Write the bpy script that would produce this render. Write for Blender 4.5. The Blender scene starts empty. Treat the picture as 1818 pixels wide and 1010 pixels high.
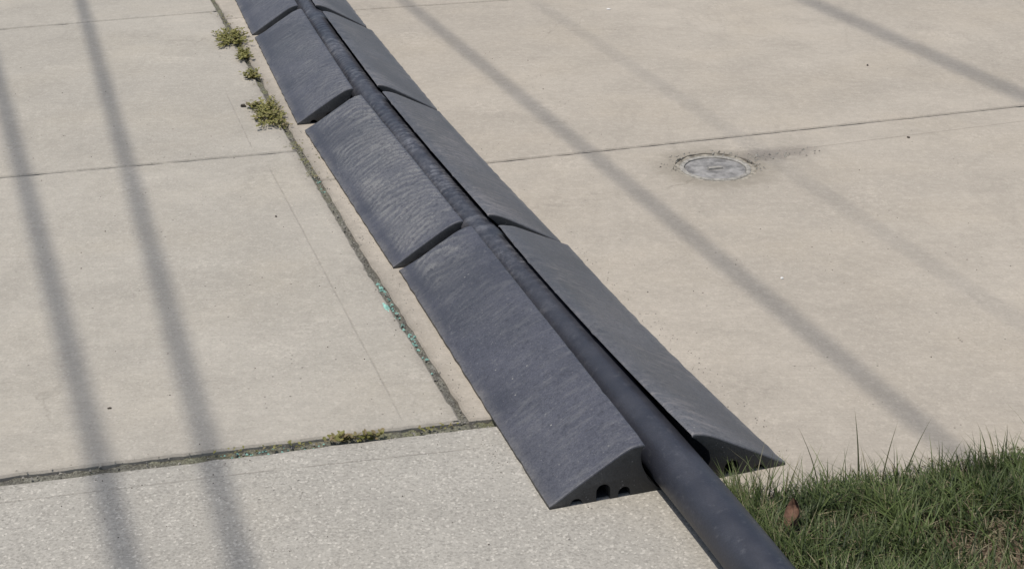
import bpy, bmesh, math, random
import numpy as np
from mathutils import Vector, Matrix, noise, geometry

random.seed(11)
rng = np.random.default_rng(11)
scene = bpy.context.scene
COL = scene.collection

# ------------------------------------------------------------------ camera
cam_data = bpy.data.cameras.new("camera")
cam = bpy.data.objects.new("camera", cam_data)
COL.objects.link(cam)
cam.location = (0, 0, 1.6)
cam.rotation_euler = (math.radians(90 - 24.5), 0, 0)
cam_data.sensor_width = 36
cam_data.lens = 51.49
cam_data.clip_start = 0.05
cam_data.clip_end = 500
scene.camera = cam

# ------------------------------------------------------------------ light
SUN_EL = 76.0
SUN_AZ = -155.0                       # compass of the sun in the xy plane, from +x
SUN = Vector((math.cos(math.radians(SUN_AZ)) * math.cos(math.radians(SUN_EL)),
              math.sin(math.radians(SUN_AZ)) * math.cos(math.radians(SUN_EL)),
              math.sin(math.radians(SUN_EL))))
world = bpy.data.worlds.new("World")
scene.world = world
world.use_nodes = True
wn = world.node_tree
wn.nodes.clear()
sky = wn.nodes.new("ShaderNodeTexSky")
sky.sky_type = 'NISHITA'
sky.sun_disc = False
sky.sun_elevation = math.radians(SUN_EL)
sky.sun_rotation = math.radians(90 - SUN_AZ)
sky.air_density = 1.2
sky.dust_density = 2.0
bg = wn.nodes.new("ShaderNodeBackground")
bg.inputs['Strength'].default_value = 0.10
wo = wn.nodes.new("ShaderNodeOutputWorld")
wn.links.new(sky.outputs[0], bg.inputs[0])
wn.links.new(bg.outputs[0], wo.inputs[0])
sl = bpy.data.lights.new("sun", 'SUN')
sl.energy = 3.2
sl.angle = math.radians(0.53)
sl.color = (1.0, 0.955, 0.88)
sun = bpy.data.objects.new("sun", sl)
COL.objects.link(sun)
sun.location = SUN * 20
sun.rotation_euler = SUN.to_track_quat('Z', 'Y').to_euler()

scene.view_settings.view_transform = 'Standard'
scene.view_settings.look = 'None'
scene.view_settings.exposure = 0.0
scene.view_settings.gamma = 1
scene.view_settings.use_curve_mapping = False
scene.render.engine = 'CYCLES'


# ------------------------------------------------------------------ helpers
def tag(o, label=None, cat=None, group=None, kind=None):
    if label: o['label'] = label
    if cat: o['category'] = cat
    if group: o['group'] = group
    if kind: o['kind'] = kind
    return o


def empty(name, loc=(0, 0, 0)):
    o = bpy.data.objects.new(name, None)
    o.location = loc
    o.empty_display_size = 0.05
    COL.objects.link(o)
    return o


def mesh_obj(name, verts, faces, mat, parent=None, smooth=False, sharp=None):
    me = bpy.data.meshes.new(name)
    me.from_pydata([tuple(v) for v in verts], [], [tuple(f) for f in faces])
    me.update()
    if smooth:
        me.shade_smooth()
        if sharp: me.set_sharp_from_angle(angle=math.radians(sharp))
    if mat: me.materials.append(mat)
    o = bpy.data.objects.new(name, me)
    COL.objects.link(o)
    if parent: o.parent = parent
    return o


def attr(o, name, vals):
    a = o.data.attributes.new(name, 'FLOAT', 'POINT')
    a.data.foreach_set('value', np.asarray(vals, dtype=np.float32))


def nz(x, y, z=0.0):
    return noise.noise(Vector((x, y, z)))


def smooth01(a, b, x):
    t = min(1.0, max(0.0, (x - a) / (b - a)))
    return t * t * (3 - 2 * t)


class NT:
    """small node-tree writer"""
    def __init__(self, name):
        self.m = bpy.data.materials.new(name)
        self.m.use_nodes = True
        self.t = self.m.node_tree
        self.t.nodes.clear()
        self.out = self.n('ShaderNodeOutputMaterial')
        self.b = self.n('ShaderNodeBsdfPrincipled')
        self.l(self.b.outputs[0], self.out.inputs[0])
        self.geo = self.n('ShaderNodeNewGeometry')
        self.pos = self.geo.outputs['Position']
        self.tc = self.n('ShaderNodeTexCoord').outputs['Object']

    def n(self, k, **kw):
        x = self.t.nodes.new(k)
        for a, v in kw.items(): setattr(x, a, v)
        return x

    def l(self, a, b): self.t.links.new(a, b)

    def put(self, sock, v):
        if hasattr(v, 'is_output'): self.l(v, sock)
        elif isinstance(v, (tuple, list)) and len(v) == 3 and sock.type == 'RGBA': sock.default_value = (*v, 1)
        else: sock.default_value = v

    def math(self, op, a, b=None, c=None, clamp=False):
        x = self.n('ShaderNodeMath', operation=op, use_clamp=clamp)
        self.put(x.inputs[0], a)
        if b is not None: self.put(x.inputs[1], b)
        if c is not None: self.put(x.inputs[2], c)
        return x.outputs[0]

    def dot(self, a, v):
        x = self.n('ShaderNodeVectorMath', operation='DOT_PRODUCT')
        self.put(x.inputs[0], a)
        x.inputs[1].default_value = v
        return x.outputs['Value']

    def noise(self, vec, scale, detail=2, rough=0.5, dist=0.0, stretch=None, rot=0.0):
        if stretch:
            mp = self.n('ShaderNodeMapping')
            mp.inputs['Scale'].default_value = stretch
            mp.inputs['Rotation'].default_value = (0, 0, rot)
            self.l(vec, mp.inputs[0])
            vec = mp.outputs[0]
        x = self.n('ShaderNodeTexNoise')
        self.l(vec, x.inputs['Vector'])
        x.inputs['Scale'].default_value = scale
        x.inputs['Detail'].default_value = detail
        x.inputs['Roughness'].default_value = rough
        x.inputs['Distortion'].default_value = dist
        return x.outputs['Fac']

    def voro(self, vec, scale, out='Distance', feature='F1'):
        x = self.n('ShaderNodeTexVoronoi', feature=feature)
        self.l(vec, x.inputs['Vector'])
        x.inputs['Scale'].default_value = scale
        return x.outputs[out]

    def ramp(self, fac, a, b, lo=0.0, hi=1.0):
        x = self.n('ShaderNodeMapRange', interpolation_type='SMOOTHSTEP')
        self.put(x.inputs[0], fac)
        x.inputs[1].default_value = a
        x.inputs[2].default_value = b
        x.inputs[3].default_value = lo
        x.inputs[4].default_value = hi
        return x.outputs[0]

    def mix(self, fac, a, b, mode='MIX'):
        x = self.n('ShaderNodeMix', data_type='RGBA', blend_type=mode)
        self.put(x.inputs[0], fac)
        self.put(x.inputs[6], a)
        self.put(x.inputs[7], b)
        return x.outputs[2]

    def attr(self, name):
        return self.n('ShaderNodeAttribute', attribute_name=name).outputs['Fac']

    def rand(self):
        return self.n('ShaderNodeObjectInfo').outputs['Random']

    def bump(self, h, strength, dist):
        x = self.n('ShaderNodeBump')
        x.inputs['Strength'].default_value = strength
        x.inputs['Distance'].default_value = dist
        self.l(h, x.inputs['Height'])
        return x.outputs[0]

    def fin(self, color, rough=0.8, normal=None, spec=0.5):
        self.put(self.b.inputs['Base Color'], color)
        self.put(self.b.inputs['Roughness'], rough)
        self.put(self.b.inputs['Specular IOR Level'], spec)
        if normal is not None: self.l(normal, self.b.inputs['Normal'])
        return self.m


def line_mask(t, p0, p1, width, wob=0.006, ext=0.0, scale=9.0):
    """1 on a thin hairline between two ground points"""
    d = Vector((p1[0] - p0[0], p1[1] - p0[1], 0)); L = d.length; d /= L
    nn = Vector((-d.y, d.x, 0))
    a = t.dot(t.pos, nn)
    w = t.noise(t.pos, scale, 3, 0.6)
    off = t.math('MULTIPLY_ADD', w, wob, -(p0[0] * nn.x + p0[1] * nn.y) - wob * 0.5)
    dist = t.math('ABSOLUTE', t.math('ADD', a, off))
    m = t.ramp(dist, 0.0, width, 1.0, 0.0)
    al = t.math('SUBTRACT', t.dot(t.pos, d), p0[0] * d.x + p0[1] * d.y)
    m = t.math('MULTIPLY', m, t.ramp(al, -0.02 - ext, 0.02 - ext))
    m = t.math('MULTIPLY', m, t.ramp(al, L - 0.05, L + 0.05, 1, 0))
    brk = t.ramp(t.noise(t.pos, 14, 2, 0.7), 0.24, 0.50)
    return t.math('MULTIPLY', m, brk)


# ------------------------------------------------------------------ materials
CAP = (0.650, 4.414)


def concrete(name, base, grain, lines=(), cap=False):
    t = NT(name)
    big = t.noise(t.pos, 0.9, 3, 0.55)
    mid = t.noise(t.pos, 5.0, 4, 0.6)
    smallp = t.noise(t.pos, 38, 4, 0.65)
    # broomed streaks run across the driveway
    streak = t.noise(t.pos, 1.0, 3, 0.6, stretch=(7, 150, 1), rot=math.radians(-16))
    gm = t.ramp(t.noise(t.pos, 6.5, 4, 0.65), 0.32, 0.64, 0.45, 1.0)
    g1 = t.noise(t.pos, 150, 3, 0.7)
    g2 = t.noise(t.pos, 420, 2, 0.6)
    agg = t.voro(t.pos, 210, 'Color')
    aggv = t.n('ShaderNodeSeparateColor'); t.l(agg, aggv.inputs[0])
    c = t.mix(t.ramp(big, 0.3, 0.7), tuple(x * 0.90 for x in base), tuple(x * 1.09 for x in base))
    warm = t.noise(t.pos, 2.3, 2, 0.5)
    c = t.mix(t.ramp(warm, 0.42, 0.72, 0, 0.32), c, (base[0] * 1.03, base[1] * 0.985, base[2] * 0.90))
    cool = t.noise(t.pos, 1.7, 3, 0.6, stretch=(1.0, 1.3, 1))
    c = t.mix(t.ramp(cool, 0.52, 0.75, 0, 0.30), c, (base[0] * 0.95, base[1] * 0.965, base[2] * 0.98))
    c = t.mix(t.ramp(mid, 0.34, 0.70, 0.0, 0.50), c, tuple(x * 0.78 for x in base))
    c = t.mix(t.ramp(streak, 0.3, 0.7, 0.26, 0.0), c, tuple(x * 0.72 for x in base))
    c = t.mix(t.ramp(smallp, 0.42, 0.72, 0.0, 0.38), c, tuple(min(.8, x * 1.22) for x in base))
    # old water marks and scuffed pale spots
    ws = t.noise(t.pos, 0.75, 5, 0.62, dist=0.6, stretch=(1.6, 0.9, 1), rot=0.3)
    c = t.mix(t.ramp(t.math('ABSOLUTE', t.math('SUBTRACT', ws, 0.5)), 0.0, 0.022, 0.16, 0.0), c, tuple(x * 0.66 for x in base))
    pale = t.math('MULTIPLY', t.ramp(t.noise(t.pos, 3.1, 2), 0.60, 0.70), t.ramp(t.noise(t.pos, 46, 4, 0.75), 0.46, 0.62))
    c = t.mix(t.math('MULTIPLY', pale, 0.45), c, tuple(min(.8, x * 1.35) for x in base))
    drk = t.math('MULTIPLY', t.ramp(t.noise(t.pos, 1.9, 3, 0.6), 0.57, 0.70), t.ramp(t.noise(t.pos, 30, 4, 0.75), 0.40, 0.64))
    c = t.mix(t.math('MULTIPLY', drk, 0.52), c, tuple(x * 0.62 for x in base))
    # grit: dark and pale grains
    c = t.mix(t.math('MULTIPLY', gm, t.ramp(g1, 0.30, 0.56, grain, 0.0)), c, tuple(x * 0.50 for x in base))
    c = t.mix(t.math('MULTIPLY', gm, t.ramp(g1, 0.56, 0.74, 0.0, grain)), c, tuple(min(.8, x * 1.5) for x in base))
    c = t.mix(t.math('MULTIPLY', t.ramp(aggv.outputs[0], 0.72, 0.98), grain * 0.75), c, tuple(x * 0.50 for x in base))
    c = t.mix(t.math('MULTIPLY', t.ramp(aggv.outputs[1], 0.86, 1.0), grain * 0.8), c, tuple(min(.8, x * 1.55) for x in base))
    c = t.mix(t.ramp(g2, 0.35, 0.65, grain * 0.4, 0.0), c, tuple(x * 0.65 for x in base))
    wv = t.n('ShaderNodeVectorMath', operation='ADD')
    t.l(t.pos, wv.inputs[0])
    nv = t.n('ShaderNodeTexNoise'); t.l(t.pos, nv.inputs['Vector']); nv.inputs['Scale'].default_value = 7.0; nv.inputs['Detail'].default_value = 4
    sc = t.n('ShaderNodeVectorMath', operation='SCALE'); t.l(nv.outputs['Color'], sc.inputs[0]); sc.inputs['Scale'].default_value = 0.16
    t.l(sc.outputs[0], wv.inputs[1])
    ck = t.voro(wv.outputs[0], 0.8, 'Distance', 'DISTANCE_TO_EDGE')
    ckm = t.math('MULTIPLY', t.ramp(ck, 0.0, 0.0035, 1.0, 0.0), t.ramp(t.noise(t.pos, 1.3, 3), 0.56, 0.66))
    c = t.mix(t.math('MULTIPLY', ckm, 0.38), c, (0.14, 0.125, 0.10))
    # pits and specks
    pit = t.ramp(t.voro(t.pos, 26), 0.045, 0.085, 1.0, 0.0)
    pitm = t.math('MULTIPLY', pit, t.ramp(t.noise(t.pos, 3.3, 2), 0.47, 0.60))
    c = t.mix(t.math('MULTIPLY', pitm, 0.75), c, (0.11, 0.10, 0.085))
    h = t.math('ADD', t.math('MULTIPLY', g1, 0.7), t.math('MULTIPLY', streak, 0.45))
    h = t.math('ADD', h, t.math('MULTIPLY', smallp, 0.5))
    h = t.math('SUBTRACT', h, t.math('MULTIPLY', pitm, 0.8))
    for (p0, p1, w, k) in lines:
        m = line_mask(t, p0, p1, w)
        c = t.mix(t.math('MULTIPLY', m, k), c, (0.12, 0.105, 0.085))
        h = t.math('SUBTRACT', h, t.math('MULTIPLY', m, 0.8))
    if cap:
        # dirt washed along the crack beside the cover, broken paler ring round it
        dv = t.n('ShaderNodeVectorMath', operation='DISTANCE')
        t.l(t.pos, dv.inputs[0]); dv.inputs[1].default_value = (CAP[0], CAP[1], 0)
        dd = t.math('ADD', dv.outputs['Value'], t.math('MULTIPLY_ADD', t.noise(t.pos, 16, 4, 0.7), 0.14, -0.07))
        c = t.mix(t.ramp(dd, 0.13, 0.24, 0.50, 0.0), c, (0.20, 0.175, 0.135))
        mp = t.n('ShaderNodeMapping'); mp.vector_type = 'TEXTURE'
        mp.inputs['Location'].default_value = (CAP[0] + 0.20, CAP[1] + 0.125, 0)
        mp.inputs['Rotation'].default_value = (0, 0, math.radians(18))
        mp.inputs['Scale'].default_value = (0.20, 0.075, 1)
        t.l(t.pos, mp.inputs[0])
        ln = t.n('ShaderNodeVectorMath', operation='LENGTH'); t.l(mp.outputs[0], ln.inputs[0])
        dd2 = t.math('ADD', ln.outputs['Value'], t.math('MULTIPLY_ADD', t.noise(t.pos, 22, 4, 0.7), 1.2, -0.6))
        c = t.mix(t.ramp(dd2, 0.25, 1.15, 0.50, 0.0), c, (0.15, 0.13, 0.115))
    return t.fin(c, 0.86, t.bump(h, 0.35, 0.004), 0.3)


def rubber(name, base, light, scuff=0.26):
    """base: rubber colour, light: chalky scuffs"""
    t = NT(name)
    wear = t.attr('wear')
    rnd = t.rand()
    n1 = t.noise(t.tc, 6, 4, 0.6)
    n2 = t.noise(t.tc, 1, 4, 0.7, stretch=(120, 9, 1))       # scuffs run across the piece
    n3 = t.noise(t.tc, 240, 3, 0.6)
    n4 = t.noise(t.tc, 75, 4, 0.75)
    n5 = t.noise(t.tc, 2.4, 3, 0.6)
    c = t.mix(t.ramp(n1, 0.3, 0.72), tuple(x * 0.80 for x in base), tuple(x * 1.22 for x in base))
    c = t.mix(t.math('MULTIPLY', t.ramp(n2, 0.50, 0.80, 0.0, 0.24), t.ramp(n5, 0.40, 0.62)), c, light)
    c = t.mix(t.math('MULTIPLY', wear, t.ramp(n4, 0.30, 0.55, 0.40, 1.0)), c, light)
    c = t.mix(t.ramp(n4, 0.30, 0.48, 0.70, 0.0), c, tuple(x * 0.50 for x in base))
    c = t.mix(t.ramp(n4, 0.56, 0.74, 0.0, 0.48), c, light)
    c = t.mix(t.ramp(n3, 0.36, 0.60, 0.40, 0.0), c, tuple(x * 0.50 for x in base))
    c = t.mix(t.ramp(n3, 0.60, 0.78, 0.0, 0.35), c, light)
    sp = t.math('MULTIPLY', t.ramp(t.voro(t.tc, 34), 0.05, 0.10, 1, 0), t.ramp(t.noise(t.tc, 7, 1), 0.58, 0.64))
    c = t.mix(t.math('MULTIPLY', sp, 0.8), c, (0.32, 0.31, 0.29))
    n6 = t.noise(t.tc, 1, 4, 0.7, stretch=(46, 13, 1), rot=0.55)
    c = t.mix(t.math('MULTIPLY', t.ramp(n6, 0.48, 0.70, 0.0, scuff), t.ramp(t.noise(t.tc, 3.7, 2), 0.44, 0.60)), c, light)
    c = t.mix(t.ramp(n5, 0.34, 0.62, 0.42, 0.0), c, tuple(x * 0.58 for x in base))
    fl = t.math('MULTIPLY', t.ramp(t.voro(t.tc, 120), 0.10, 0.22, 1, 0), t.ramp(t.noise(t.tc, 21, 3, 0.7), 0.52, 0.66))
    c = t.mix(t.math('MULTIPLY', fl, 0.5), c, (0.27, 0.265, 0.26))
    dust = t.attr('dust')
    c = t.mix(t.math('MULTIPLY', dust, t.ramp(n4, 0.30, 0.65, 0.35, 1.0)), c, (0.30, 0.275, 0.235))
    h = t.math('ADD', t.math('MULTIPLY', n3, 0.5), t.math('MULTIPLY', n4, 0.7))
    return t.fin(c, t.ramp(n1, 0.2, 0.8, 0.46, 0.60), t.bump(h, 0.40, 0.0024), 0.5)


def hose_mat():
    t = NT("black_hose_rubber")
    wear = t.attr('wear')
    n1 = t.noise(t.tc, 5, 4, 0.65)
    n3 = t.noise(t.tc, 260, 2, 0.6)
    n4 = t.noise(t.tc, 48, 4, 0.7)
    c = t.mix(t.ramp(n1, 0.3, 0.7), (0.024, 0.026, 0.036), (0.044, 0.046, 0.059))
    c = t.mix(t.math('MULTIPLY', wear, t.ramp(n4, 0.35, 0.62)), c, (0.185, 0.187, 0.205))
    c = t.mix(t.ramp(n4, 0.56, 0.78, 0, 0.34), c, (0.16, 0.16, 0.17))
    c = t.mix(t.ramp(n3, 0.35, 0.65, 0.3, 0.0), c, (0.018, 0.019, 0.022))
    return t.fin(c, t.ramp(n1, 0.2, 0.8, 0.40, 0.56), t.bump(n3, 0.22, 0.0015), 0.5)


def filler_mat():
    t = NT("joint_dirt")
    moss = t.attr('moss')
    n1 = t.noise(t.pos, 26, 4, 0.7)
    n2 = t.noise(t.pos, 190, 3, 0.7)
    c = t.mix(t.ramp(n1, 0.3, 0.7), (0.125, 0.117, 0.102), (0.27, 0.258, 0.232))
    c = t.mix(t.math('MULTIPLY', moss, t.ramp(n1, 0.32, 0.55)), c, (0.20, 0.20, 0.115))
    c = t.mix(t.ramp(n2, 0.38, 0.60, 0.65, 0.0), c, (0.045, 0.04, 0.032))
    c = t.mix(t.ramp(n2, 0.60, 0.76, 0.0, 0.6), c, (0.33, 0.31, 0.27))
    return t.fin(c, 0.95, t.bump(n2, 0.8, 0.006), 0.2)


def plain(name, base, rough=0.8, var=0.25, scale=60, spec=0.4, bump=0.4, bdist=0.002, metal=0.0):
    t = NT(name)
    n1 = t.noise(t.pos, scale, 4, 0.65)
    c = t.mix(t.ramp(n1, 0.28, 0.72), tuple(x * (1 - var) for x in base), tuple(x * (1 + var) for x in base))
    t.b.inputs['Metallic'].default_value = metal
    return t.fin(c, rough, t.bump(n1, bump, bdist), spec)


def leafy(name, dark, pale, dry, trans=0.30):
    """per-leaf tone from the attribute 'tone', dryness from 'dry'; thin leaves let light through"""
    t = NT(name)
    c = t.mix(t.attr('tone'), dark, pale)
    c = t.mix(t.attr('dry'), c, dry)
    t.fin(c, 0.55, None, 0.35)
    tr = t.n('ShaderNodeBsdfTranslucent')
    t.l(c, tr.inputs['Color'])
    mx = t.n('ShaderNodeMixShader')
    mx.inputs[0].default_value = trans
    t.l(t.b.outputs[0], mx.inputs[1]); t.l(tr.outputs[0], mx.inputs[2])
    t.l(mx.outputs[0], t.out.inputs[0])
    return t.m


BEIGE = (0.424, 0.376, 0.312)
GREIGE = (0.416, 0.380, 0.323)
M_left = concrete("concrete_broomed_grey_beige", GREIGE, 0.26,
                  [((-2.5, 2.195), (-0.048, 2.789), 0.045, 0.26), ((-0.104, 2.797), (-0.590, 4.246), 0.045, 0.30), ((-0.590, 4.246), (-1.304, 6.449), 0.060, 0.34), ((-0.239, 2.797), (-0.770, 4.398), 0.0045, 0.22), ((-0.86, 4.60), (-1.05, 5.2), 0.004, 0.2)])
M_right = concrete("concrete_broomed_beige", BEIGE, 0.20,
                   [((-0.104, 2.797), (-0.590, 4.246), 0.045, 0.30), ((-0.590, 4.246), (-1.304, 6.449), 0.060, 0.34), ((0.90, 4.572), (2.6, 5.17), 0.005, 0.34), ((-0.13, 4.435), (-0.30, 4.50), 0.006, 0.8)], cap=True)
M_near = concrete("concrete_coarse_grey", (0.420, 0.392, 0.342), 0.72,
                  [((-2.5, 2.195), (-0.048, 2.789), 0.050, 0.28), ((-0.575, 2.570), (-0.081, 2.675), 0.004, 0.4), ((-1.6, 2.33), (-0.575, 2.570), 0.004, 0.3)])
M_fill = filler_mat()
M_crack = plain("crack_dirt", (0.060, 0.050, 0.038), 0.95, 0.5, 60, 0.1, 0.6, 0.004)
M_soil = plain("brown_soil", (0.125, 0.090, 0.062), 0.95, 0.45, 70, 0.2, 0.9, 0.01)
M_ground = plain("bare_earth", (0.16, 0.135, 0.10), 0.95, 0.3, 3, 0.2, 0.5, 0.02)
M_rub = rubber("weathered_black_rubber", (0.062, 0.064, 0.082), (0.200, 0.197, 0.194))
M_rub_shade = rubber("shaded_black_rubber", (0.031, 0.032, 0.034), (0.075, 0.073, 0.070))  # less weathered ends, walls, undersides; their shade is also put into the colour
M_rubp = rubber("paler_black_rubber", (0.100, 0.102, 0.112), (0.270, 0.245, 0.238), 0.55)  # paler base and stronger scuffs for the mirrored wedges
M_hose = hose_mat()
M_grass = leafy("grass_blades", (0.026, 0.042, 0.011), (0.150, 0.195, 0.060), (0.34, 0.28, 0.18), 0.25)
M_stalk = leafy("grass_stalk_green", (0.05, 0.06, 0.022), (0.09, 0.10, 0.045), (0.20, 0.17, 0.10), 0.15)
M_weed = leafy("weed_leaves", (0.135, 0.135, 0.036), (0.34, 0.315, 0.105), (0.26, 0.20, 0.11), 0.28)
M_dead = plain("dead_leaf_brown", (0.13, 0.072, 0.048), 0.75, 0.55, 70, 0.3, 0.4, 0.002)
M_stone = plain("grit_grey", (0.27, 0.25, 0.215), 0.9, 0.55, 70)
M_speck = plain("dark_debris", (0.07, 0.058, 0.045), 0.9, 0.4, 120)
M_white = plain("white_chip", (0.72, 0.70, 0.66), 0.7, 0.08, 90)
M_turq = plain("turquoise_chip", (0.25, 0.46, 0.39), 0.7, 0.45, 90)
M_grout = plain("broken_grout", (0.29, 0.262, 0.215), 0.95, 0.45, 45, 0.2, 0.9, 0.008)
M_iron = plain("weathered_grey_metal", (0.245, 0.234, 0.222), 0.8, 0.42, 24, 0.3, 0.6, 0.004)
M_irond = plain("dark_grey_metal", (0.31, 0.29, 0.255), 0.8, 0.35, 60, 0.3, 0.5, 0.003)
M_cable = plain("black_cable_sheath", (0.03, 0.03, 0.03), 0.6, 0.1, 20)

# ------------------------------------------------------------------ ground and pavement
def sheet(name, x0, x1, y0, y1, z, n, mat, parent=None, amp=0.0):
    vs, fs = [], []
    for j in range(n + 1):
        for i in range(n + 1):
            x = x0 + (x1 - x0) * i / n; y = y0 + (y1 - y0) * j / n
            vs.append((x, y, z + amp * nz(x * 9, y * 9)))
    for j in range(n):
        for i in range(n):
            a = j * (n + 1) + i
            fs.append((a, a + 1, a + n + 2, a + n + 1))
    return mesh_obj(name, vs, fs, mat, parent)


ground = tag(sheet("ground", -150, 150, -150, 150, -0.075, 4, M_ground), kind='structure')
pavement = tag(empty("pavement"), kind='structure')


def V2(a): return Vector((a[0], a[1]))


def isect(a, b, c, d):
    """crossing of the lines ab and cd"""
    r = geometry.intersect_line_line_2d
    a, b, c, d = map(V2, (a, b, c, d))
    u, v = b - a, d - c
    k = u.x * v.y - u.y * v.x
    s = ((c - a).x * v.y - (c - a).y * v.x) / k
    return a + u * s


# joint lines measured on the ground (metres)
LJ = [(0.62, 0.66), (-0.104, 2.797), (-0.419, 3.717), (-0.590, 4.246), (-0.804, 4.885), (-1.304, 6.449), (-3.90, 14.5)]
A = ((-8.0, 0.863), (-0.048, 2.789))
B = ((-8.0, 2.542), (-0.748, 4.560))
C = ((-8.0, 3.95), (-1.350, 6.429))
C = ((-8.0, 6.429 - 6.65 * 0.36), (-1.350, 6.429))
D = ((-0.596, 4.295), (1.842, 5.060))
E = ((-0.678, 6.470), (0.003, 6.660))
MJ = ((0.262, 2.85), (0.43, 2.343))         # hidden joint below the hose
GE = ((0.440, 2.462), (1.069, 2.632))       # concrete edge against the grass
wA, wL, wT = 0.036, 0.019, 0.0125            # widths of the joints


def shift(line, off):
    a, b = V2(line[0]), V2(line[1])
    d = (b - a).normalized(); n = Vector((-d.y, d.x)) * off
    return (a + n, b + n)


def lj_at(other, off):
    """where the long joint (moved sideways by off) meets another line"""
    best = None
    for i in range(len(LJ) - 1):
        s = shift((LJ[i], LJ[i + 1]), off)
        p = isect(s[0], s[1], *other)
        tt = (p - s[0]).dot(s[1] - s[0]) / (s[1] - s[0]).length_squared
        if -0.02 <= tt <= 1.02: best = p
    return best


def lj_between(y0, y1, off):
    out = []
    for i, p in enumerate(LJ):
        if y0 < p[1] < y1:
            s = shift((LJ[max(0, i - 1)], LJ[min(len(LJ) - 1, i + 1)]), off)
            d = (s[1] - s[0]).normalized()
            out.append(V2(p) + Vector((-d.y, d.x)) * off)
    return out


def densify(poly, view=True):
    """corner list -> points every 2.5 cm inside the visible area, jittered like worn arrises"""
    out = []
    n = len(poly)
    for i in range(n):
        a, b = poly[i][0], poly[(i + 1) % n][0]
        jit = poly[i][1]
        L = (b - a).length
        k = 1
        near = (a.y < 8 or b.y < 8)
        k = max(1, int(L / (0.022 if near and L < 12 else 0.35)))
        d = (b - a).normalized(); nn = Vector((-d.y, d.x))
        for q in range(k):
            p = a + (b - a) * (q / k)
            if q > 0:
                o = nz(p.x * 22, p.y * 22, 3.1) * jit + nz(p.x * 75, p.y * 75, 7.7) * jit * 0.8
                chip = nz(p.x * 9, p.y * 9, 1.3)
                if chip > 0.30: o += (chip - 0.30) * jit * 2.5
                p = p + nn * o
            out.append(p)
    return out


def slab(corners, mat, holes=(), tone=0):
    """corners: list of (Vector2, jitter of the edge that starts there), counter-clockwise"""
    pts = densify(corners)
    n = len(pts)
    nrm = []
    for i in range(n):
        d = (pts[(i + 1) % n] - pts[i - 1])
        d = d.normalized() if d.length > 1e-9 else Vector((1, 0))
        nrm.append(Vector((-d.y, d.x)))
    inner = [pts[i] + nrm[i] * 0.0045 for i in range(n)]
    loops = [[Vector((p.x, p.y, 0)) for p in inner]]
    hole_idx = []
    vs = [(p.x, p.y, 0.0) for p in inner] + [(p.x, p.y, -0.0045) for p in pts] + [(p.x, p.y, -0.07) for p in pts]
    fs = []
    for i in range(n):
        j = (i + 1) % n
        fs.append((n + i, n + j, j, i))
        fs.append((2 * n + i, 2 * n + j, n + j, n + i))
    flat = list(range(n))
    for hl in holes:
        k = len(hl); o = len(vs)
        vs += [(p.x, p.y, 0.0) for p in hl] + [(p.x * 0.97 + CAP[0] * 0.03, p.y * 0.97 + CAP[1] * 0.03, -0.07) for p in hl]
        for i in range(k):
            j = (i + 1) % k
            fs.append((o + i, o + j, o + k + j, o + k + i))
        loops.append([Vector((p.x, p.y, 0)) for p in reversed(hl)])
        flat += [o + k - 1 - i for i in range(k)]
    for tri in geometry.tessellate_polygon(loops):
        a, b, c = (flat[i] for i in tri)
        pa, pb, pc = (Vector(vs[i]) for i in (a, b, c))
        if (pb - pa).cross(pc - pa).z < 0: b, c = c, b
        fs.append((a, b, c))
    return mesh_obj("concrete_slab", vs, fs, mat, pavement)


hw = wL / 2
JW, JT = 0.0042, 0.0036
# west of the long joint: left side = +offset (the joint runs north-west)
A_up, A_dn = shift(A, wA / 2), shift(A, -wA / 2)
B_up, B_dn = shift(B, wT / 2), shift(B, -wT / 2)
C_up, C_dn = shift(C, wT / 2), shift(C, -wT / 2)
D_up, D_dn = shift(D, wT / 2), shift(D, -wT / 2)
E_up, E_dn = shift(E, wT / 2), shift(E, -wT / 2)
M_w, M_e = shift(MJ, -0.006), shift(MJ, 0.006)
GEs = GE

p_a_l = lj_at(A_up, hw); p_b_l = lj_at(B_dn, hw)
slab([(A_up[0], JW), (p_a_l, JW)] + [(p, JW) for p in lj_between(p_a_l.y, p_b_l.y, hw)] +
     [(p_b_l, JT), (B_dn[0], 0)], M_left)
p_b_l2 = lj_at(B_up, hw); p_c_l = lj_at(C_dn, hw)
slab([(B_up[0], JT), (p_b_l2, JW)] + [(p, JW) for p in lj_between(p_b_l2.y, p_c_l.y, hw)] +
     [(p_c_l, JT), (C_dn[0], 0)], M_left)
p_c_l2 = lj_at(C_up, hw)
top_l = V2(LJ[-1]) + Vector((-hw, 0))
slab([(C_up[0], JT), (p_c_l2, JW)] + [(p, JW) for p in lj_between(p_c_l2.y, 14.0, hw)] +
     [(top_l, 0), (Vector((-8, 14.5)), 0)], M_left)
# near slab
mA = isect(*M_w, *A_dn)
m_low = isect(*M_w, (-8, -3), (8, -3))
slab([(Vector((-8, -3)), 0), (m_low, 0.002), (mA, JW), (V2(A_dn[0]), 0)], M_near)
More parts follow.
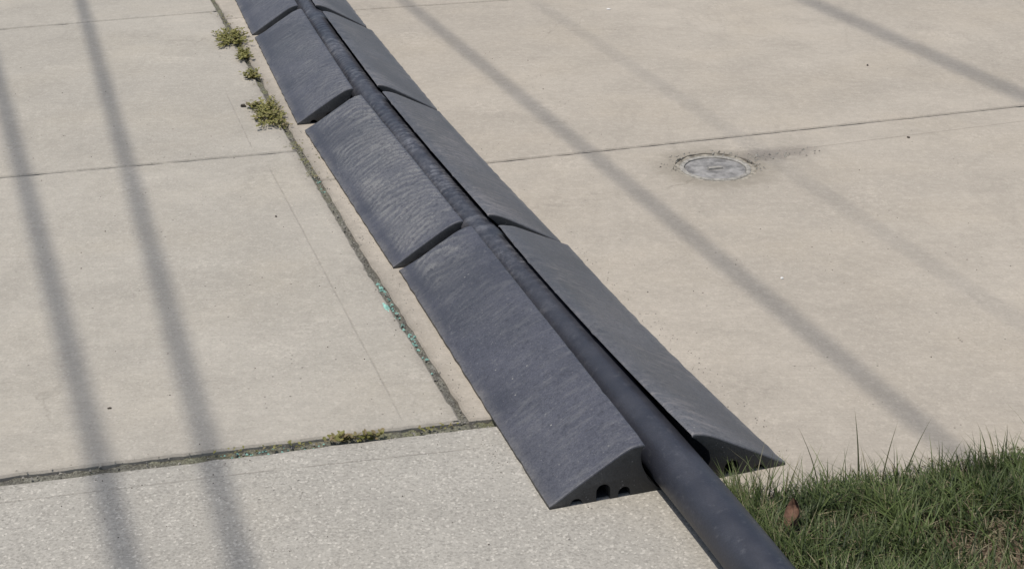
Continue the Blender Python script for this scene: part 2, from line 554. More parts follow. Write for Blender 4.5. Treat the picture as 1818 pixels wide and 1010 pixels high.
# east slab with the cover
r_a = lj_at(A_up, -hw); r_d = lj_at(D_dn, -hw)
mA2 = isect(*M_e, *A_up)
g0 = isect(*M_e, *GE)
gE = V2(GE[0]) + (V2(GE[1]) - V2(GE[0])).normalized() * 9
dE = V2(D_dn[0]) + (V2(D_dn[1]) - V2(D_dn[0])).normalized() * 9
hole = []
for i in range(40):
    a = 2 * math.pi * i / 40
    r = 0.134 + 0.010 * nz(math.cos(a) * 3, math.sin(a) * 3, 4) + 0.006 * nz(math.cos(a) * 9, math.sin(a) * 9, 8)
    hole.append(Vector((CAP[0] + r * math.cos(a), CAP[1] + r * math.sin(a))))
slab([(r_a, JW), (mA2, 0.001), (g0, 0.004), (gE, 0), (dE, JT), (r_d, JW)] +
     [(p, JW) for p in reversed(lj_between(r_a.y, r_d.y, -hw))], M_right, [hole])
# beyond the cross joint
r_d2 = lj_at(D_up, -hw); r_e = lj_at(E_dn, -hw)
dE2 = V2(D_up[0]) + (V2(D_up[1]) - V2(D_up[0])).normalized() * 9
eE = V2(E_dn[0]) + (V2(E_dn[1]) - V2(E_dn[0])).normalized() * 9
slab([(r_d2, JT), (dE2, 0), (eE, JT), (r_e, JW)] + [(p, JW) for p in reversed(lj_between(r_d2.y, r_e.y, -hw))], M_right)
r_e2 = lj_at(E_up, -hw)
eE2 = V2(E_up[0]) + (V2(E_up[1]) - V2(E_up[0])).normalized() * 9
top_r = V2(LJ[-1]) + Vector((hw, 0))
slab([(r_e2, JT), (eE2, 0), (Vector((8.5, 14.5)), 0), (top_r, JW)] +
     [(p, JW) for p in reversed(lj_between(r_e2.y, 14.0, -hw))], M_right)


def joint_fill(path, width, depth, amp, moss_fn, step=0.012, nw=6, mat=None):
    vs, fs, ms = [], [], []
    pts = [V2(p) for p in path]
    samples = []
    for i in range(len(pts) - 1):
        L = (pts[i + 1] - pts[i]).length
        k = max(1, int(L / step))
        for q in range(k): samples.append(pts[i].lerp(pts[i + 1], q / k))
    samples.append(pts[-1])
    for i, p in enumerate(samples):
        d = (samples[min(i + 1, len(samples) - 1)] - samples[max(i - 1, 0)]).normalized()
        n = Vector((-d.y, d.x))
        for j in range(nw + 1):
            q = p + n * (j / nw - 0.5) * width
            z = -depth + amp * (nz(q.x * 55, q.y * 55) + 0.7 * nz(q.x * 140, q.y * 140, 5)) + amp * 0.9 * nz(q.x * 12, q.y * 12, 2)
            vs.append((q.x, q.y, min(z, -0.0015)))
            ms.append(moss_fn(q) * (0.5 + 0.5 * smooth01(-0.2, 0.3, nz(q.x * 16, q.y * 16, 9))))
    for i in range(len(samples) - 1):
        for j in range(nw):
            a = i * (nw + 1) + j
            fs.append((a, a + 1, a + nw + 2, a + nw + 1))
    o = mesh_obj("joint_dirt", vs, fs, mat or M_fill, pavement, smooth=True)
    attr(o, 'moss', ms)
    tag(o, kind='stuff')
    return o


joint_fill([(-3.2, 2.0256), A[1], (0.30, 2.873)], 0.055, 0.011, 0.006,
           lambda q: 0.35 + 0.65 * smooth01(-1.0, -0.3, q.x))
joint_fill(LJ[1:6] + [(-1.9, 8.3)], 0.036, 0.009, 0.006,
           lambda q: 0.25 + 0.75 * smooth01(3.9, 4.6, q.y))
joint_fill([(-3.6, B[1][1] - 2.852 * 0.2783), (B[1][0] + 0.03, B[1][1] + 0.0083)], 0.03, 0.020, 0.003, lambda q: 0.1, 0.03, 2, M_crack)
joint_fill([(-4.0, 6.429 - 2.65 * 0.36), (-1.30, 6.447)], 0.03, 0.020, 0.003, lambda q: 0.1, 0.03, 2, M_crack)
joint_fill([(-0.59, 4.297), (3.2, 5.486)], 0.03, 0.018, 0.003, lambda q: 0.1, 0.03, 2, M_crack)
joint_fill([(-1.25, 6.31), (2.5, 7.356)], 0.03, 0.020, 0.003, lambda q: 0.1, 0.03, 2, M_crack)


def grit(path, width, count, smin, smax, zlo, zhi, mat, name="joint_gravel"):
    """loose angular grains lying in a joint, one mesh"""
    vs, fs = [], []
    pts = [V2(p) for p in path]
    seg = [(pts[i + 1] - pts[i]).length for i in range(len(pts) - 1)]
    tot = sum(seg)
    for _ in range(count):
        s = random.random() * tot
        i = 0
        while s > seg[i] and i < len(seg) - 1: s -= seg[i]; i += 1
        d = (pts[i + 1] - pts[i]).normalized(); n = Vector((-d.y, d.x))
        p = pts[i] + d * s + n * random.gauss(0, width * 0.33)
        r = random.uniform(smin, smax)
        z = random.uniform(zlo, zhi)
        o = len(vs)
        for (x, y, zz) in ((1, 0, 0), (-.5, .87, 0), (-.5, -.87, 0), (.1, .1, .8), (0, 0, -.6)):
            vs.append((p.x + r * (x + random.uniform(-.3, .3)), p.y + r * (y + random.uniform(-.3, .3)), z + r * (zz + random.uniform(-.15, .15))))
        fs += [(o + a, o + b, o + c) for a, b, c in ((0, 1, 3), (1, 2, 3), (2, 0, 3), (1, 0, 4), (2, 1, 4), (0, 2, 4))]
    o = mesh_obj(name, vs, fs, mat, pavement)
    tag(o, kind='stuff')
    return o


grit(LJ[1:5], 0.022, 330, 0.0016, 0.0042, -0.011, -0.004, M_stone)
grit([(-2.0, 2.317), A[1]], 0.030, 150, 0.0015, 0.0050, -0.011, -0.004, M_stone)
grit([(-1.2, 2.51), A[1]], 0.06, 60, 0.0012, 0.0028, 0.0, 0.001, M_stone)
grit(LJ[1:6], 0.075, 120, 0.0012, 0.0030, 0.0, 0.001, M_stone)
grit([(-0.17, 2.98), (-0.36, 3.54)], 0.013, 34, 0.003, 0.0075, -0.008, -0.004, M_turq, "turquoise_flecks")
grit([(-0.58, 4.20), (-0.62, 4.34)], 0.012, 14, 0.002, 0.0045, -0.008, -0.004, M_turq, "turquoise_flecks")
grit([(-0.62, 2.645), (-0.40, 2.70)], 0.016, 26, 0.0016, 0.004, -0.009, -0.005, M_turq, "turquoise_flecks")

if True:
    grit([(0.03, 2.43), (-0.33, 3.60), (-0.72, 4.78)], 0.030, 150, 0.0008, 0.0024, 0.0, 0.001, M_stone)
    grit([(0.60, 2.62), (0.17, 3.78)], 0.035, 110, 0.0008, 0.0024, 0.0, 0.001, M_stone)
    grit([(-2.2, 4.6), (0.2, 5.2)], 1.6, 90, 0.0010, 0.0026, 0.0, 0.001, M_speck, "scattered_crumbs")
    grit([(-1.0, 3.1), (1.4, 3.7)], 1.2, 110, 0.0008, 0.0022, 0.0, 0.001, M_speck, "scattered_crumbs")
    grit([(-1.0, 2.3), (0.2, 2.5)], 0.45, 60, 0.0008, 0.0020, 0.0, 0.001, M_speck, "scattered_crumbs")
    grit([(0.46, 2.485), (1.2, 2.685)], 0.055, 420, 0.0010, 0.0032, 0.0, 0.001, M_soil, "spilled_soil")

# soil bed beside the concrete
sb = []
bed = tag(sheet("soil_bed", 0.0, 6.0, -3.0, 4.6, -0.012, 60, M_soil, None, 0.006), kind='structure')

# ------------------------------------------------------------------ ramp pieces
LEN = 1.212


def top_profile():
    ctrl = [(0.0, 0.0065), (0.012, 0.0125), (0.050, 0.0375), (0.099, 0.0680), (0.135, 0.0900), (0.158, 0.1035),
            (0.176, 0.1115), (0.190, 0.1150), (0.197, 0.1150), (0.200, 0.1125)]
    xs = np.array([c[0] for c in ctrl]); zs = np.array([c[1] for c in ctrl])
    s = np.concatenate([np.linspace(0, 0.176, 30), np.array([0.181, 0.186, 0.190, 0.194, 0.197, 0.1992, 0.200])])
    z = np.interp(s, xs, zs)
    for _ in range(3): z[1:-4] = 0.25 * z[:-5] + 0.5 * z[1:-4] + 0.25 * z[2:-3]
    return list(zip(s, z))


TOP = top_profile()
WALL = [(0.196, 0.104), (0.190, 0.088), (0.187, 0.066), (0.189, 0.044), (0.196, 0.028), (0.207, 0.014), (0.218, 0.005), (0.227, 0.0015), (0.227, 0.0)]
WALL_W = [(0.194, 0.104), (0.180, 0.090), (0.164, 0.070), (0.159, 0.048), (0.163, 0.030), (0.176, 0.016), (0.190, 0.007), (0.200, 0.002), (0.201, 0.0)]


def arch(v0, v1, h):
    """bottom notch, listed from the inner side outwards"""
    c = (v0 + v1) / 2; r = (v1 - v0) / 2
    pts = [(v1, 0.0)]
    for k in range(9):
        a = math.pi * k / 8
        pts.append((c + r * math.cos(a), max(0.001, h - r) + min(r, h) * math.sin(a)))
    pts.append((v0, 0.0))
    return pts


BOT = arch(0.146, 0.172, 0.022) + arch(0.099, 0.129, 0.036) + arch(0.044, 0.070, 0.0125) + [(0.020, 0.0), (0.0, 0.0)]


def ramp_wedge(near, far, mirror, ridge, seed, label, skew=0.0, inner=1.065, bow=0.0, toe=0.0):
    """one rubber half-ramp from its near outer corner to its far outer corner"""
    a, b = V2(near), V2(far)
    ang = math.atan2((b - a).y, (b - a).x)
    L = (b - a).length
    nst = 190
    us = [0.0, 0.0012, 0.004] + list(np.linspace(0.010, L - 0.010, nst)) + [L - 0.004, L - 0.0012, L]
    inset = {0: 0.004, 1: 0.0014, len(us) - 1: 0.004, len(us) - 2: 0.0014}
    P = [(v * (inner if mirror else 1.0), z) for v, z in TOP + [(v + (0 if mirror else toe * smooth01(0.10, 0.03, z)), z) for v, z in (WALL_W if mirror else WALL)] + BOT]; m = len(P); nt = len(TOP)
    vs, fs, wear, dust = [], [], [], []
    for i, u in enumerate(us):
        ins = inset.get(i, 0.0)
        for j, (v, z) in enumerate(P):
            w = 0.0
            zz = z
            if j < nt:
                border = smooth01(0.018, 0.050, v) * smooth01(0.200, 0.188, v) * smooth01(0, 0.02, u) * smooth01(L, L - 0.02, u)
                zz -= ins * smooth01(-0.01, 0.02, z)
                zz += 0.0012 * nz(u * 3.1 + seed, v * 7, 1.7)
                zz -= 0.011 * max(0.0, nz(u * 26 + seed, 3.3, 8.1) - 0.28) * smooth01(0.17, 0.197, v)
                zz -= (0.002 if mirror else 0.0075) * smooth01(L - 0.022, L, u) ** 1.5 * smooth01(0.005, 0.05, z)
                if 0 < i < len(us) - 1 and border > 0:
                    k = ridge(u / L, v / 0.2) * border * (1.0 + 0.9 * nz(u * 4 + seed, v * 9, 31))
                    wob = 0.004 * nz(u * 40, v * 60 + seed, 14) + 0.035 * nz(u * 5 + seed, v * 11, 2) + 0.016 * nz(u * 16, v * 22 + seed, 6) + 0.13 * (v - 0.1) ** 2 / 0.02
                    ph = (u + wob) / (0.029 + 0.004 * nz(u * 1.5, seed, 0))
                    s = math.sin(2 * math.pi * ph)
                    amp = (0.6 + 0.8 * nz(u * 9 + seed, v * 14, 11)) * k
                    s = (s + 0.35 * math.sin(4.4 * math.pi * ph + 1)) / 1.35
                    zz += 0.0021 * amp * s
                    w = max(0.0, amp) * smooth01(-0.1, 0.9, s) * 1.1 + 0.32 * k + 0.7 * k * smooth01(0.22, 0.5, nz(u * 46, v * 18 + seed, 33))
                w += 0.10 * smooth01(0.0, 0.4, nz(u * 2 + seed, v * 5, 4))
                edge = smooth01(0.012, 0.0, u) + smooth01(L - 0.012, L, u) + smooth01(0.188, 0.196, v)
                w += 0.14 * min(1, edge) * (0.5 + nz(u * 20, v * 20 + seed, 3))
            if j >= nt + len(WALL) and 0.045 < u < L - 0.045: zz = 0.0
            uu = u + skew * smooth01(0.0, 0.2, v) * smooth01(L - 0.16, L, u)
            v = v + (0.0022 * nz(u * 24 + seed, 1.1, 5) + 0.0006 * nz(u * 70, seed, 2)) * smooth01(0.03, 0.0, v)
            v = v + bow * 4 * (u / L) * (1 - u / L)
            vs.append((uu, (1 if mirror else -1) * v, zz))
            wear.append(max(0, min(1, w)))
            dust.append(0.55 * smooth01(0.020, 0.0, z) * max(0, 0.55 + 0.9 * nz(u * 11 + seed, v * 9, 21)) if j < nt else 0.0)
    for i in range(len(us) - 1):
        for j in range(m):
            k = (j + 1) % m
            q = (i * m + j, (i + 1) * m + j, (i + 1) * m + k, i * m + k)
            fs.append(q if not mirror else q[::-1])
    for i, flip in ((0, False), (len(us) - 1, True)):
        loop = [Vector((p[0], p[1], 0)) for p in P]
        for tri in geometry.tessellate_polygon([loop]):
            q = tuple(i * m + t for t in tri)
            pa, pb, pc = (P[t] for t in tri)
            ccw = ((pb[0] - pa[0]) * (pc[1] - pa[1]) - (pb[1] - pa[1]) * (pc[0] - pa[0])) > 0
            fs.append(q if (ccw ^ flip ^ mirror) else q[::-1])
    o = mesh_obj("hose_ramp_wedge", vs, fs, M_rubp if mirror else M_rub, None, smooth=True, sharp=38)
    bm = bmesh.new(); bm.from_mesh(o.data)
    bmesh.ops.recalc_face_normals(bm, faces=bm.faces[:])
    bm.to_mesh(o.data); bm.free()
    o.data.set_sharp_from_angle(angle=math.radians(38))
    attr(o, 'wear', wear); attr(o, 'dust', dust)
    o.data.materials.append(M_rub_shade)
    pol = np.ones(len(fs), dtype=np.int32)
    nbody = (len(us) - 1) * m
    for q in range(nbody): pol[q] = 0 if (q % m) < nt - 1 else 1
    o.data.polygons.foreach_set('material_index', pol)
    side = 1 if mirror else -1                    # added dark sheet standing in for the shade inside the notches
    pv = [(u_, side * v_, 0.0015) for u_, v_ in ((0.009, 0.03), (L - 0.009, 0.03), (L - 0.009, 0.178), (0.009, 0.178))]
    mesh_obj("notch_shade_sheet", pv, [(0, 1, 2, 3)], M_rub_shade, o)
    o.location = (a.x, a.y, 0.0008)
    o.rotation_euler = (0, 0, ang)
    tag(o, label, "hose ramp", "rubber hose ramp wedges")
    return o


none = lambda s, t: 0.10
ramp_wedge((0.073, 2.441), (-0.302, 3.591), False, lambda s, t: 0.75 * smooth01(0.70, 0.97, s) * smooth01(1.0, 0.6, t) + 0.05, 1.3,
           "ramp wedge with smooth bluish slope and three dark notches facing the near slab", toe=0.016)
ramp_wedge((-0.321, 3.612), (-0.708, 4.768), False, lambda s, t: 1.0 * smooth01(0.0, 0.06, s), 5.1,
           "ramp wedge with coarse wavy ridges all over its slope, beside the gravelly joint")
ramp_wedge((-0.742, 4.838), (-1.071, 5.979), False, lambda s, t: 0.30 + 0.2 * smooth01(0.4, 0.1, s), 8.4,
           "dark ramp wedge with faint scratches alongside the yellow-green weeds")
ramp_wedge((-1.091, 6.027), (-1.425, 7.192), False, lambda s, t: 0.25, 12.2,
           "ramp wedge past the weeds on their side, cut by the top of the photo")
ramp_wedge((0.566, 2.609), (0.154, 3.765), True, none, 15.7,
           "smooth grey rubber ramp wedge whose pointed notched end lies by the grass tips", -0.042, 1.095, 0.012)
ramp_wedge((0.137, 3.785), (-0.259, 4.974), True, lambda s, t: 0.45, 19.9,
           "scuffed grey ramp wedge over the joint that runs to the round metal cover", -0.045, 1.07, 0.004)
ramp_wedge((-0.266, 4.994), (-0.594, 6.089), True, lambda s, t: 0.2, 23.0,
           "grey ramp wedge across the hose from the faintly scratched wedge by the weeds", -0.04, 1.065)
ramp_wedge((-0.622, 6.150), (-0.950, 7.300), True, lambda s, t: 0.12, 27.0,
           "grey ramp wedge on the metal cover's side, cut by the top of the photo")

# ------------------------------------------------------------------ hose
A0 = Vector((0.073, 2.441)); ax = math.radians(108.3)
U = Vector((math.cos(ax), math.sin(ax))); N = Vector((math.sin(ax), -math.cos(ax)))
loc = lambda u, v: A0 + U * u + N * v
hp = [Vector((2.6, -1.6)), Vector((1.35, -0.45)), loc(-1.7, 0.268), loc(-0.9, 0.268), loc(-0.45, 0.270), loc(-0.155, 0.271), loc(0.1, 0.270), loc(0.5, 0.271), loc(0.9, 0.264), loc(1.2, 0.254), loc(1.5, 0.248),
      loc(1.8, 0.247), loc(2.45, 0.247), Vector((-0.66, 5.45)) + N * 0.010, Vector((-0.832, 6.034)) + N * 0.012, Vector((-1.00, 6.65)) + N * 0.01, Vector((-1.19, 7.25)),
      Vector((-1.80, 9.3)), Vector((-3.0, 13.3))]


def catmull(pts, step):
    out = []
    for i in range(1, len(pts) - 2):
        p0, p1, p2, p3 = pts[i - 1:i + 3]
        k = max(2, int((p2 - p1).length / step))
        for q in range(k):
            t = q / k
            out.append(0.5 * ((2 * p1) + (p2 - p0) * t + (2 * p0 - 5 * p1 + 4 * p2 - p3) * t * t + (3 * p1 - p0 - 3 * p2 + p3) * t ** 3))
    return out


path = catmull([hp[0]] + hp + [hp[-1]], 0.007)
R, NA = 0.0505, 30
vs, fs, wear = [], [], []
s = 0
for i, p in enumerate(path):
    d = (path[min(i + 1, len(path) - 1)] - path[max(i - 1, 0)]).normalized()
    n = Vector((d.y, -d.x))
    if i: s += (p - path[i - 1]).length
    u = (p - A0).dot(U)
    k = smooth01(0.35, 1.25, u) * smooth01(7.5, 6.0, u)
    for j in range(NA):
        a = 2 * math.pi * j / NA
        x, z = math.cos(a), math.sin(a)
        topm = smooth01(-0.1, 0.7, z)
        ph = (u + 0.008 * nz(u * 14, a, 0)) / (0.046 + 0.010 * nz(u * 2, 3, 3))
        rip = (0.55 + 0.9 * nz(u * 5, z, 6)) * math.sin(2 * math.pi * ph) + 1.0 * nz(u * 38, z * 2, x * 2)
        r = R + k * 0.0011 * rip * topm + 0.0008 * nz(u * 4, x, z)
        z0 = R - 0.0035 + r * z
        vs.append((p.x + n.x * r * x, p.y + n.y * r * x, max(0.0008, z0)))
        w = k * topm * (0.55 * smooth01(-0.2, 1.0, rip) + 0.25) * (0.45 + 0.9 * smooth01(-0.25, 0.35, nz(u * 3.3, 9, 1)))
        w += 0.08 * smooth01(0.1, 0.5, nz(u * 6, x * 2, z * 2))
        wear.append(max(0, min(1, w)))
for i in range(len(path) - 1):
    for j in range(NA):
        k = (j + 1) % NA
        fs.append((i * NA + j, i * NA + k, (i + 1) * NA + k, (i + 1) * NA + j))
fs.append(tuple(reversed(range(NA)))); fs.append(tuple((len(path) - 1) * NA + j for j in range(NA)))
hose = mesh_obj("hose", vs, fs, M_hose, None, smooth=True)
bm = bmesh.new(); bm.from_mesh(hose.data); bmesh.ops.recalc_face_normals(bm, faces=bm.faces[:]); bm.to_mesh(hose.data); bm.free()
attr(hose, 'wear', wear)
tag(hose, "long black rubber hose lying between the ramp wedges and running out past the grass", "hose")

# ------------------------------------------------------------------ round cover in the concrete
cover = tag(empty("access_cover", (CAP[0], CAP[1], 0)), "small round grey metal cover set in broken concrete beside the crack", "utility cover")


def lathe(name, prof, mat, parent, n=48, jit=0.0, cap=True):
    vs, fs = [], []
    for i in range(n):
        a = 2 * math.pi * i / n
        for r, z in prof:
            q = jit * nz(math.cos(a) * 4, math.sin(a) * 4, r * 40)
            vs.append(((r + q) * math.cos(a), (r + q) * math.sin(a), z + q * 0.3))
    m = len(prof)
    for i in range(n):
        k = (i + 1) % n
        for j in range(m - 1):
            fs.append((i * m + j, i * m + j + 1, k * m + j + 1, k * m + j)[::-1])
    if cap: fs.append(tuple(i * m for i in range(n)))
    o = mesh_obj(name, vs, fs, mat, parent, smooth=True, sharp=40)
    return o


lathe("grout_collar", [(0.104, -0.020), (0.114, -0.004), (0.126, -0.002), (0.150, -0.012)], M_grout, cover, 48, 0.012, False)
lathe("rim", [(0.098, -0.010), (0.099, -0.0025), (0.101, -0.001), (0.111, -0.001), (0.114, -0.003), (0.115, -0.03)], M_irond, cover, 56, 0.0015, False)
lid = lathe("lid", [(0.004, -0.006), (0.030, -0.0055), (0.034, -0.0045), (0.060, -0.0045), (0.066, -0.0065), (0.084, -0.0065), (0.092, -0.0040), (0.0970, -0.0055), (0.0975, -0.02)], M_iron, cover, 56, 0.0012)
bmv = []
pl = [(-0.026, -0.008), (0.026, -0.008), (0.026, 0.008), (-0.026, 0.008)]
vs = [(x, y, -0.012) for x, y in pl] + [(x * .9, y * .8, 0.0005) for x, y in pl]
lift = mesh_obj("lifting_lug", vs, [(4, 5, 6, 7)] + [(i, (i + 1) % 4, 4 + (i + 1) % 4, 4 + i) for i in range(4)], M_irond, lid)
lift.rotation_euler = (0, 0, 0.25)

# crumbled bits round the cover
vs, fs = [], []
for _ in range(170):
    if random.random() < 0.55:
        a = random.uniform(-0.3, 3.4); r = random.gauss(0.142, 0.016)
        p = (CAP[0] + r * math.cos(a), CAP[1] + r * math.sin(a))
    else:
        q = abs(random.gauss(0, 0.11))
        p = (CAP[0] + 0.12 + q, CAP[1] + 0.085 + q * 0.30 + random.gauss(0, 0.022))
    rr = random.uniform(0.002, 0.0075) * random.uniform(0.5, 1.0)
    o = len(vs)
    for (x, y, z) in ((1, 0, 0.1), (-.5, .87, 0.1), (-.5, -.87, 0.1), (.1, .1, .75)):
        vs.append((p[0] + rr * (x + random.uniform(-.3, .3)), p[1] + rr * (y + random.uniform(-.3, .3)), 0.0 + rr * (z + random.uniform(-.1, .1))))
    fs += [(o, o + 1, o + 3), (o + 1, o + 2, o + 3), (o + 2, o, o + 3)]
tag(mesh_obj("crumbled_concrete", vs, fs, M_stone), "crumbs of broken concrete around the round metal cover", "rubble", kind='stuff')


# ------------------------------------------------------------------ plants
class Leaves:
    def __init__(self): self.v, self.f, self.tone, self.dry = [], [], [], []

    def blade(self, p, dirx, diry, h, lean, w, tone, dry, curl=1.0, seg=4):
        """curved tapering grass blade"""
        side = Vector((-diry, dirx, 0)).normalized()
        o = len(self.v)
        for k in range(seg + 1):
            t = k / seg
            fx = lean * (t ** (1.0 + curl))
            z = h * (t - 0.28 * (lean / max(h, 1e-4)) * t * t * 0.6)
            c = Vector((p[0] + dirx * fx, p[1] + diry * fx, p[2] + z))
            ww = w * (1 - t ** 1.6) * (0.75 + 0.5 * min(1, t * 4) * 0.5)
            if k == seg:
                self.v.append(c); self.tone.append(tone); self.dry.append(dry)
            else:
                for s_ in (-1, 1):
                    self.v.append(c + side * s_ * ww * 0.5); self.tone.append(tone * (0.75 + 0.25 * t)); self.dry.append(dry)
        for k in range(seg - 1):
            a = o + 2 * k
            self.f.append((a, a + 1, a + 3, a + 2))
        a = o + 2 * (seg - 1)
        self.f.append((a, a + 1, a + 2))

    def leaf(self, c, d, up, L, W, tone, dry):
        """small oval leaf folded along its middle"""
        d = d.normalized(); s_ = d.cross(up).normalized(); n = s_.cross(d)
        o = len(self.v)
        pts = [c, c + d * L * .35 + s_ * W * .5 + n * W * .12, c + d * L * .75 + s_ * W * .38 + n * W * .1, c + d * L,
               c + d * L * .75 - s_ * W * .38 + n * W * .1, c + d * L * .35 - s_ * W * .5 + n * W * .12, c + d * L * .5]
        self.v += pts; self.tone += [tone] * 7; self.dry += [dry] * 7
        for i in range(6): self.f.append((o + 6, o + i, o + (i + 1) % 6))

    def stem(self, pts, r0, r1, tone, dry):
        o = len(self.v)
        for i, p in enumerate(pts):
            r = r0 + (r1 - r0) * i / (len(pts) - 1)
            for a in range(3):
                an = a * 2.094
                self.v.append(Vector(p) + Vector((math.cos(an) * r, math.sin(an) * r, 0)))
                self.tone.append(tone); self.dry.append(dry)
        for i in range(len(pts) - 1):
            for a in range(3):
                b = (a + 1) % 3
                self.f.append((o + 3 * i + a, o + 3 * i + b, o + 3 * i + 3 + b, o + 3 * i + 3 + a))

    def build(self, name, mat, parent=None, origin=None):
        org = Vector(origin) if origin else Vector((0, 0, 0))
        o = mesh_obj(name, [v - org for v in self.v], self.f, mat, parent)
        attr(o, 'tone', self.tone); attr(o, 'dry', self.dry)
        if origin: o.location = org
        return o


# the lawn corner: inside = right of the hose, nearer than the concrete edge
GE_d = (V2(GE[1]) - V2(GE[0])).normalized(); GE_n = Vector((-GE_d.y, GE_d.x))     # points to the concrete


def lawn_depth(x, y):
    """>0 inside the lawn, metres from its nearest border"""
    p = Vector((x, y))
    e = 0.02 * nz(x * 5, y * 5, 2) + 0.014 * nz(x * 17, y * 17, 3)
    d1 = -(p - V2(GE[0])).dot(GE_n) + 0.006 + e
    d2 = (p - A0).dot(N) - 0.330 + e * 0.7
    return min(d1, d2)


L = Leaves()
cnt = 0
for _ in range(120000):
    x = random.uniform(0.38, 2.0); y = random.uniform(1.35, 3.0)
    dep = lawn_depth(x, y) + 0.012
    if dep < 0: continue
    far_out = x > 1.25 or y < 2.05
    if far_out and random.random() < 0.6: continue
    bare = smooth01(0.19, 0.05, math.hypot((x - 0.985), (y - 2.27) * 1.1) + 0.05 * nz(x * 9, y * 9))
    thin = smooth01(0.05, 0.35, nz(x * 7, y * 7, 5)) * 0.45
    if random.random() < bare * 0.88 + thin: continue
    if dep < 0.05 and random.random() < 0.55 - 10 * dep: continue
    clump = nz(x * 10, y * 10, 8)
    if random.random() < smooth01(0.05, -0.35, nz(x * 26, y * 26, 17)) * 0.8: continue
    h = random.uniform(0.016, 0.062) * (1.0 + 0.7 * clump) * (0.70 + 0.30 * smooth01(0, 0.08, dep))
    an = random.gauss(1.5 + 2.6 * nz(x * 4, y * 4, 12), 1.2)
    lean = h * random.uniform(0.2, 1.6)
    tone = min(1, max(0, random.gauss(0.40 + 0.55 * clump + 0.35 * nz(x * 3, y * 3, 1), 0.28)))
    dry = 0.0
    if random.random() < 0.14 + 0.30 * bare + 0.12 * thin: dry = random.uniform(0.35, 1.0); h *= 0.75
    L.blade((x, y, -0.012), math.cos(an), math.sin(an), h + 0.008, lean, random.uniform(0.0024, 0.0052), tone, dry, random.uniform(0.4, 1.3))
    cnt += 1
# dry thatch lying flat
for _ in range(5200):
    x = random.uniform(0.42, 1.6); y = random.uniform(1.9, 2.8)
    if lawn_depth(x, y) < -0.010: continue
    an = random.uniform(0, 6.28)
    L.blade((x, y, -0.010 + random.uniform(0, .016)), math.cos(an), math.sin(an), random.uniform(0.003, 0.012), random.uniform(0.02, 0.055),
            random.uniform(0.0015, 0.003), random.random() * 0.4, random.uniform(0.5, 1.0), 0.2, 3)
# longer wisps on the concrete edge
for _ in range(700):
    q = random.uniform(0.0, 0.95)
    tuft = nz(q * 9, 4, 4)
    if random.random() < 0.35 - tuft: continue
    p = V2(GE[0]) + GE_d * q - GE_n * random.uniform(-0.022, 0.05)
    if (p - A0).dot(N) < 0.335: continue
    h = random.uniform(0.034, 0.100) * (1.0 + 0.8 * tuft)
    an = random.gauss(1.6, 1.2)
    L.blade((p.x, p.y, -0.010), math.cos(an), math.sin(an), h, h * random.uniform(0.1, 1.1), random.uniform(0.0016, 0.0034),
            min(1, max(0, random.gauss(0.45, 0.3))), 0.0 if random.random() < 0.82 else 0.6, 0.9)
# loose tuft fanning out beside the hose
for _ in range(820):
    u = random.uniform(-0.32, 0.09); v = 0.335 + abs(random.gauss(0, 0.032))
    p = loc(u, v)
    if lawn_depth(p.x, p.y) < -0.050: continue
    h = random.uniform(0.024, 0.084)
    an = random.gauss(2.5, 0.9)
    L.blade((p.x, p.y, -0.010), math.cos(an), math.sin(an), h, h * random.uniform(0.3, 1.4), random.uniform(0.0016, 0.0032),
            min(1, max(0, random.gauss(0.62, 0.25))), 0.0 if random.random() < 0.8 else 0.5, 0.9)
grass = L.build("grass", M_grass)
tag(grass, "patch of short uneven green grass with bare soil at the concrete edge", "grass", kind='stuff')
print("blades", cnt)

# tall stalks standing above the lawn
stalks = [((0.622, 2.522, 0), (-0.045, 0.06), 0.125, 0.0040, "thin bowed grass stalk closest to the pointed ramp end"),
          ((0.707, 2.552, 0), (-0.012, 0.05), 0.150, 0.0048, "thick tall grass stalk, highest of those at the concrete edge"),
          ((0.752, 2.548, 0), (0.030, 0.035), 0.130, 0.0036, "straight pale grass stalk between the tallest one and the one bent over the shadow"),
          ((0.800, 2.560, 0), (0.060, 0.055), 0.125, 0.0038, "grass stalk bent over towards the cable shadow on the concrete"),
          ((0.503, 2.472, 0), (0.012, 0.02), 0.108, 0.0042, "single upright yellow-green grass stalk in front of the ramp's pointed end")]
for (p, tip, h, w, lab) in stalks:
    S = Leaves()
    for k, (dx, dy) in enumerate((tip,)):
        ln = math.hypot(dx, dy)
        S.blade((p[0], p[1], -0.03), dx / ln, dy / ln, h + 0.03, ln, w, random.uniform(0.25, 0.8), random.uniform(0.0, 0.35), 0.7, 7)
        S.blade((p[0], p[1], -0.03), -dy / ln, dx / ln, h * 0.45 + 0.03, ln * 0.8, w, random.uniform(0.25, 0.8), 0.2, 0.9, 5)
    o = S.build("grass_stalk", M_stalk, None, (p[0], p[1], 0))
    tag(o, lab, "grass stalk", "tall grass stalks at the concrete edge")


